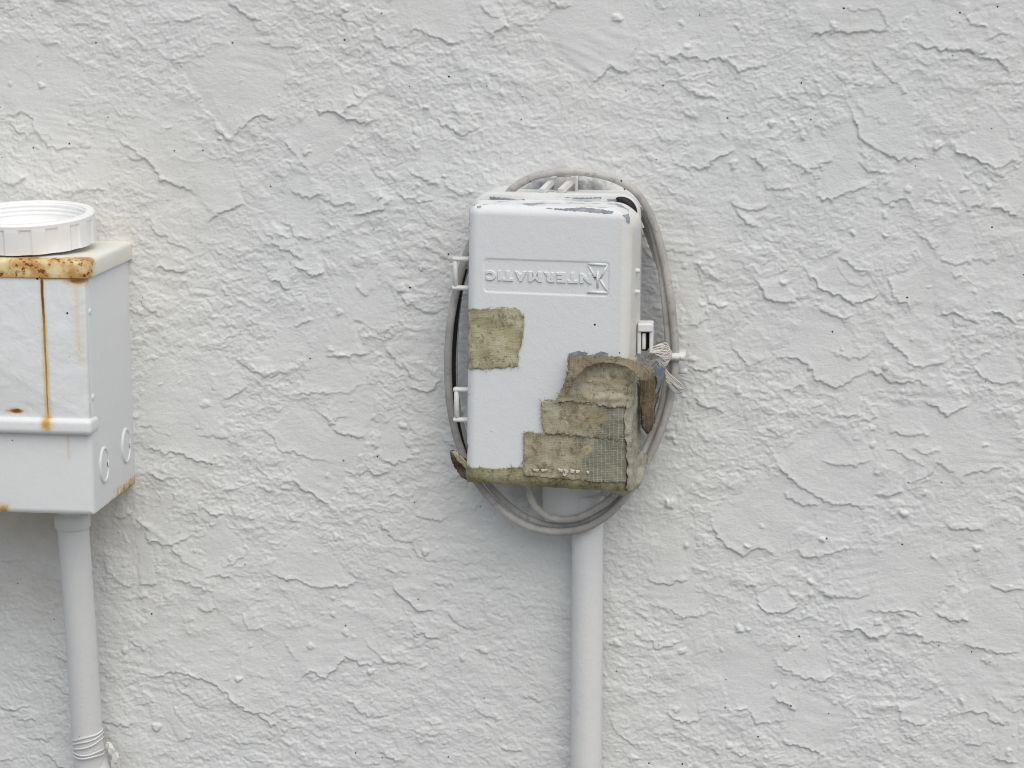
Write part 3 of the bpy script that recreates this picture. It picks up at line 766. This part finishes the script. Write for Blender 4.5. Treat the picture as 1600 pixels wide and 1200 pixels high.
lay('bare_patch', [(744, 321), (751, 320), (751, 324), (745, 325)], M_GREY, BX, .00022, .0012, .0004, .0001, 5, 0)
lay('bare_patch', [(852, 324), (880, 325), (905, 321), (925, 323), (945, 327), (958, 330), (955, 334), (935, 333), (905, 330), (872, 328)], M_GREY, BX, .00022, .0012, .0006, .0001, 6, 0)
for k, pl in enumerate(([(765, 307), (790, 309), (805, 311), (804, 313), (785, 312), (766, 311)], [(948, 311), (966, 311), (967, 314), (950, 314)], [(880, 308), (905, 309), (940, 308), (940, 310), (905, 311)], [(815, 312), (820, 311), (819, 314)])):
    sheet('bare_patch', pl, lambda x, y: YB-.0022, M_GREY, base, 2.0, .6, .0002, 40+k, .0004)
# ------------------------------------------------------------------ tape
uL = U0+.0012
lay('tape_patch', [(729, 483), (760, 482), (806, 480), (813, 486), (820, 494), (818, 520), (812, 545), (809, 572), (780, 575), (730, 577)], M_TAPE1, BX, .0006, .0016, .0007, .0004, 11, curl=.0008, fray=60, label='square olive patch of cloth tape under the lettering')
lay('tape_strip', [('uv', U0-.002, PC(735, 729)[1]), (748, 730), (775, 732), (815, 729), (880, 735), (970, 735), ('uv', UE, PC(975, 738)[1]), ('uv', UE, VB), ('uv', U0-.002, VB)], M_TAPE5, BX, .0006, .0016, .0008, .0006, 12, curl=.0007, fray=40)
lay('tape_strip', [(818, 676), (830, 674), (850, 677), (905, 680), (976, 684), ('uv', U1+.004, PC(980, 686)[1]), ('uv', U1+.004, PC(970, 752)[1]), (930, 752), (880, 748), (818, 742)], M_TAPE3, BX, .0012, .0016, .0008, .0007, 13, curl=.0010, fray=60)
lay('tape_strip', [(846, 627), (856, 623), (873, 626), (905, 622), (950, 618), (980, 615), ('uv', U1+.004, PC(985, 615)[1]), ('uv', U1+.004, PC(980, 690)[1]), (930, 683), (890, 680), (852, 678), (848, 655), (850, 643)], M_TAPE3, BX, .0018, .0016, .0009, .0009, 14, curl=.0010, fray=60)
lay('tape_strip', [(846, 627), (872, 625), (878, 634), (895, 676), (852, 677), (848, 655)], M_TAPE6, BX, .0026, .0016, .0008, .0006, 24, curl=.0008, fray=30)
lay('tape_strip', [(888, 556), (905, 560), (940, 558), (985, 560), ('uv', UE, PC(990, 562)[1]), ('uv', UE, PC(985, 632)[1]), (960, 636), (920, 628), (890, 626), (868, 628), (877, 612), (884, 592), (889, 575)], M_TAPE6, BX, .0028, .0015, .0009, .0016, 15, curl=.0012, fray=50,
    lift=lambda u, v: .0016*abs(wnoise(u, v*2.2, 70, 51))+.0007*wnoise(u*2, v, 160, 53))
for k, pl in enumerate(([(833, 731), (843, 732), (842, 736), (835, 735)], [(846, 732), (857, 732), (855, 735), (848, 737)], [(872, 731), (880, 732), (879, 737), (874, 736)], [(882, 732), (889, 733), (888, 739), (883, 740)], [(891, 732), (899, 733), (898, 738), (892, 738)], [(900, 733), (907, 734), (905, 739), (901, 738)], [(881, 738), (887, 740), (884, 744), (880, 742)], [(921, 592), (926, 593), (924, 596), (920, 595)], [(917, 735), (922, 736), (920, 740)])):
    lay('paint_fleck', pl, M_FLECK, BX, .0042 if k == 7 else .0024, .0012, .0004, .0002, 60+k, .0005)
# side wrap: pale tape running down the right side of the cover
lay('side_tape', [], M_TAPE4, BX, .0030, .0018, .0007, .0014, 16, curl=.0010, fray=30, uvpoly=[(U1-.0022, PC(980, 600)[1]), (U1+.012, PC(980, 590)[1]), (U1+.030, PC(985, 596)[1]), (U1+.036, PC(985, 640)[1]), (U1+.034, PC(985, 700)[1]), (U1+.034, VB+.016), (U1-.001, VB+.012), (U1-.0015, PC(975, 720)[1]), (U1-.004, PC(975, 655)[1])])
# curled visor of tape standing off the cover
YC = CW(U1*.6, 0, 0).y
sheet('curled_tape', [(888, 557), (905, 556), (940, 556), (965, 557), (985, 562), (1004, 569), (1022, 575), (1018, 586), (1009, 594), (999, 594), (991, 582), (976, 572), (955, 567), (935, 567), (915, 574), (900, 590), (889, 612), (884, 622), (884, 595), (890, 575)],
      lambda x, y: YC-.007-.016*min(max((y-556)/34, 0), 1)+.030*max((x-985)/40, 0), M_TAPE2, BX, 3.0, 1.0, .0014, 17, label='wrinkled tape edge curling away from the cover')
sheet('brown_flap', [(1000, 590), (1010, 594), (1024, 588), (1033, 600), (1028, 625), (1022, 640), (1024, 655), (1018, 672), (1011, 679), (1003, 668), (1000, 640)],
      lambda x, y: -.066+.020*(x-1000)/30, M_BROWN, BX, 3.0, .8, .0015, 18, label='brown underside of loose tape beside the latch')
sheet('brown_flap', [(1002, 633), (1012, 628), (1023, 633), (1021, 655), (1013, 677), (1004, 668)], lambda x, y: -.070+.020*(x-1000)/30, M_BROWN, BX, 3.0, .8, .0012, 19)
sheet('loose_tape', [(978, 705), (985, 712), (996, 712), (1003, 704), (1010, 706), (1012, 716), (1006, 745), (998, 762), (985, 768), (975, 774), (955, 771), (952, 764), (970, 760), (974, 740)],
      lambda x, y: -.076+.030*max((x-975)/35, 0)+.02*max((y-755)/20, 0), M_TAPE4, BX, 3.0, 1.0, .003, 20, label='pale loose tape folded at the lower right corner')
sheet('torn_tape_ear', [(703, 705), (709, 703), (718, 710), (728, 716), (732, 732), (737, 748), (733, 753), (722, 746), (712, 733), (705, 718)],
      lambda x, y: -.050-.016*(x-703)/34+.004*math.sin(y*.2), M_BROWN, BX, 2.6, 1.0, .002, 21, label='brown torn ear of tape at the lower left corner')
sheet('torn_tape_ear', [(703, 704), (712, 706), (722, 714), (729, 722), (733, 740), (726, 730), (714, 718)], lambda x, y: -.056-.016*(x-703)/34, M_TAPE1, BX, 2.6, .8, .002, 22)
# ------------------------------------------------------------------ fittings of the box
for pin_x, ya, yb in ((711, 404, 449), (713, 608, 655)):
    Yh = -.062
    hg = None
    V, F = tube([P(pin_x, ya-2, Yh), P(pin_x+.5, (ya+yb)/2, Yh), P(pin_x+1, yb+2, Yh)], .0021, 10); hg = obj('hinge', V, F, M_TRIM, BX)
    for yy in (ya, yb):
        a = P(pin_x-5, yy, Yh); b = P(734, yy+1, Yh+.002)
        V, F = box(((a.x+b.x)/2, Yh+.001, (a.z+b.z)/2), (b.x-a.x, .007, .0036), .0012); obj('hinge_arm', V, F, M_TRIM, hg)
for py in (423, 456):
    q = P(1000, py, -.064); V, F = tube([q-Vector((.010, 0, 0)), q-Vector((.001, 0, 0)), q], lambda t: .0019 if t < .9 else .0015, 12); obj('side_stud', V, F, M_TRIM, BX)
def latch():
    Yl = -.056
    a = P(997, 504, Yl); b = P(1020, 553, Yl); xc = (a.x+b.x)/2; sx = b.x-a.x; top = a.z; bot = b.z
    V, F = merge(box((xc, Yl+.004, top-.0035), (sx, .018, .007), .001), box((b.x-.0014, Yl+.005, (top+bot)/2-.002), (.0026, .016, top-bot-.004), .0008),
                 box((a.x+.0012, Yl+.005, (top+bot)/2-.002), (.0030, .016, top-bot-.004), .0008))
    l = obj('latch', V, F, M_TRIM, BX, sharp=40)
    V, F = box((xc, Yl+.010, (top+bot)/2-.003), (sx-.004, .004, top-bot-.008)); obj('latch_slot', V, F, M_BLACK, l)
    V, F = box((xc-.0012, Yl+.003, (top+bot)/2-.0025), (.0030, .009, (top-bot)*.52), .0008); obj('latch_tongue', V, F, M_TRIM, l)
latch()
def top_tab():
    Yt = -.022
    for x0, x1 in ((851, 863), (880, 893)):
        a = P(x0-4, 299, YB+.003); b = P(x1+4, 279, -.020)
        V, F = tube([a, a.lerp(b, .5), b], .0030, 4); obj('mounting_rib', V, F, M_BASE, BX, smooth=False)
    q = P(884, 285, -.006); V, F = box((q.x, -.004, q.z-.002), (.020, .010, .012), .002); obj('mounting_ear', V, F, M_CABLE, BX)
    q = P(900, 284, -.012); V, F = box((q.x, -.008, q.z-.002), (.002, .012, .012), .0006); obj('mounting_ear', V, F, M_BASE, BX)
top_tab()
qa = P(893, 750, -.010); qb = P(893, 812, -.010)
V, F = tube([qa, qa.lerp(qb, .5), qa.lerp(qb, .9), qb], lambda t: .0245 if t < .95 else .0225, 36)
obj('conduit_adapter', V, F, M_PIPE, BX, sharp=40)
# ------------------------------------------------------------------ middle conduit
q = P(918, 812, -.022); T = thing('conduit_pipe', 'straight grey conduit running down from the taped box', 'conduit', (q.x, -.022, 0))
V, F = tube(smooth_path([q+Vector((0, 0, .02)), q, Vector((q.x+.0004, -.022, 1.0)), Vector((q.x, -.022, .5)), Vector((q.x, -.022, 0))], 6), .0133, 28); obj('pipe', V, F, M_PIPE, T)

# ------------------------------------------------------------------ cable coil
CC = thing('cable_coil', 'weathered white cable looped in an oval around the taped box', 'cable', tuple(P(880, 834, -.02)))
def strand(pts, r, name='cable_turn', flat=1.0):
    V, F = tube(smooth_path([P(x, y, Y) for x, y, Y in pts], 9), r, 10, True, .008, flat); return obj(name, V, F, M_CABLE, CC)
strand([(785, 318, -.028), (800, 296, -.030), (835, 276, -.030), (880, 268, -.030), (925, 271, -.030), (965, 282, -.032), (997, 304, -.034), (1020, 345, -.034), (1036, 400, -.034), (1047, 460, -.034), (1054, 520, -.033), (1055, 570, -.033), (1047, 625, -.034),
        (1030, 680, -.036), (1004, 735, -.040), (970, 785, -.042), (925, 820, -.043), (875, 831, -.043), (825, 822, -.042), (780, 793, -.040), (742, 748, -.037), (716, 690, -.034), (703, 630, -.034), (700, 570, -.034), (703, 510, -.034), (714, 450, -.034), (728, 400, -.034), (745, 360, -.030)], .0032)
strand([(985, 330, -.026), (1003, 330, -.026), (1018, 355, -.027), (1031, 410, -.028), (1039, 470, -.028), (1044, 530, -.028), (1043, 580, -.028), (1034, 635, -.030), (1014, 690, -.032), (985, 742, -.042), (950, 782, -.046), (905, 808, -.047), (865, 810, -.046), (838, 793, -.043), (826, 765, -.040), (822, 735, -.036)], .0031)
strand([(1002, 330, -.018), (1026, 390, -.020), (1041, 450, -.022), (1048, 520, -.023), (1049, 575, -.024), (1041, 630, -.026), (1022, 688, -.026), (996, 740, -.032), (960, 788, -.037), (920, 812, -.038), (875, 822, -.037), (830, 812, -.034), (790, 785, -.024), (755, 745, -.024), (728, 690, -.024), (714, 630, -.024), (710, 570, -.024), (713, 500, -.024), (722, 440, -.022), (738, 400, -.02)], .0028)
strand([(1008, 355, -.013), (1034, 430, -.016), (1043, 500, -.018), (1046, 560, -.019), (1038, 615, -.020), (1026, 660, -.021), (1008, 705, -.020), (985, 745, -.02)], .0026)
# dark joint line where two turns meet on the left, drawn as a thin black tube
V, F = tube(smooth_path([P(x, y, -.026) for x, y in [(727, 420), (719, 455), (712, 510), (709, 570), (712, 630), (722, 690), (735, 730), (752, 765), (775, 790)]], 8), .0019, 8); obj('joint_line', V, F, M_BLACK, CC)
# clip and pin on the cable
q = P(1052, 557, -.036); CL = thing('cable_clip', 'small white clip across the cable beside the latch', 'clip', tuple(P(1052, 557, 0)))
V, F = box((q.x, -.026, q.z), (.0205, .030, .0056), .0018); obj('band', V, F, M_BASE, CL)
V, F = dome((q.x+.007, -.0412, q.z), .0016, (0, -1, 0), .6); obj('nail_head', V, F, M_TRIM, CL)
a = P(1054, 580, -.022); b = P(1074, 580, -.022); V, F = tube([a, a.lerp(b, .9), b], lambda t: .0025 if t < .95 else .0019, 14); obj('clip_pin', V, F, M_BASE, CL)
# knotted cord
KC = thing('knotted_cord', 'knot of thin white cord hanging on the cable by the latch', 'cord', tuple(P(1045, 580, -.04)))
def cord(pts, r=.0006):
    V, F = tube(smooth_path([P(x, y, Y) for x, y, Y in pts], 6), r, 7); obj('strand', V, F, M_KNOT, KC)
rs = random.Random(9)
for k in range(22):
    j = lambda s=6.0: rs.uniform(-s, s)
    cord([(1013+j(), 552+k*.45, -.050), (1022+j(), 545+j(3)+k*.35, -.052-.0004*k), (1035+j(), 542+k*.8+j(), -.054), (1046+j(), 545+k*.7, -.053), (1040+j(), 553+k+j(), -.054), (1028+j(), 560+j(3), -.055), (1020+j(), 568+j(4), -.052)])
for k in range(6):
    j = lambda s=2.2: rs.uniform(-s, s)
    cord([(1033+j(), 568+j(), -.050), (1042+j(), 580+k*1.8, -.050), (1052+j(), 590+k*2.2, -.049), (1062+j(), 599+k*2, -.047), (1068+j(), 608+j(), -.045), (1062+j(), 614-k, -.046), (1052+j(), 610-k*2, -.048), (1045+j(), 600, -.050), (1042+j(), 588+k*2, -.051)], .0009)
sheet('plastic_tag', [(1021, 571), (1026, 569), (1031, 575), (1036, 571), (1040, 576), (1037, 590), (1031, 605), (1024, 617), (1023, 612), (1027, 598), (1026, 588)], lambda x, y: -.056+.006*(y-570)/45, M_TAG, KC, 2.2, .4, .0012, 33, .0008, 'pointed blue grey plastic tag in the cord knot')
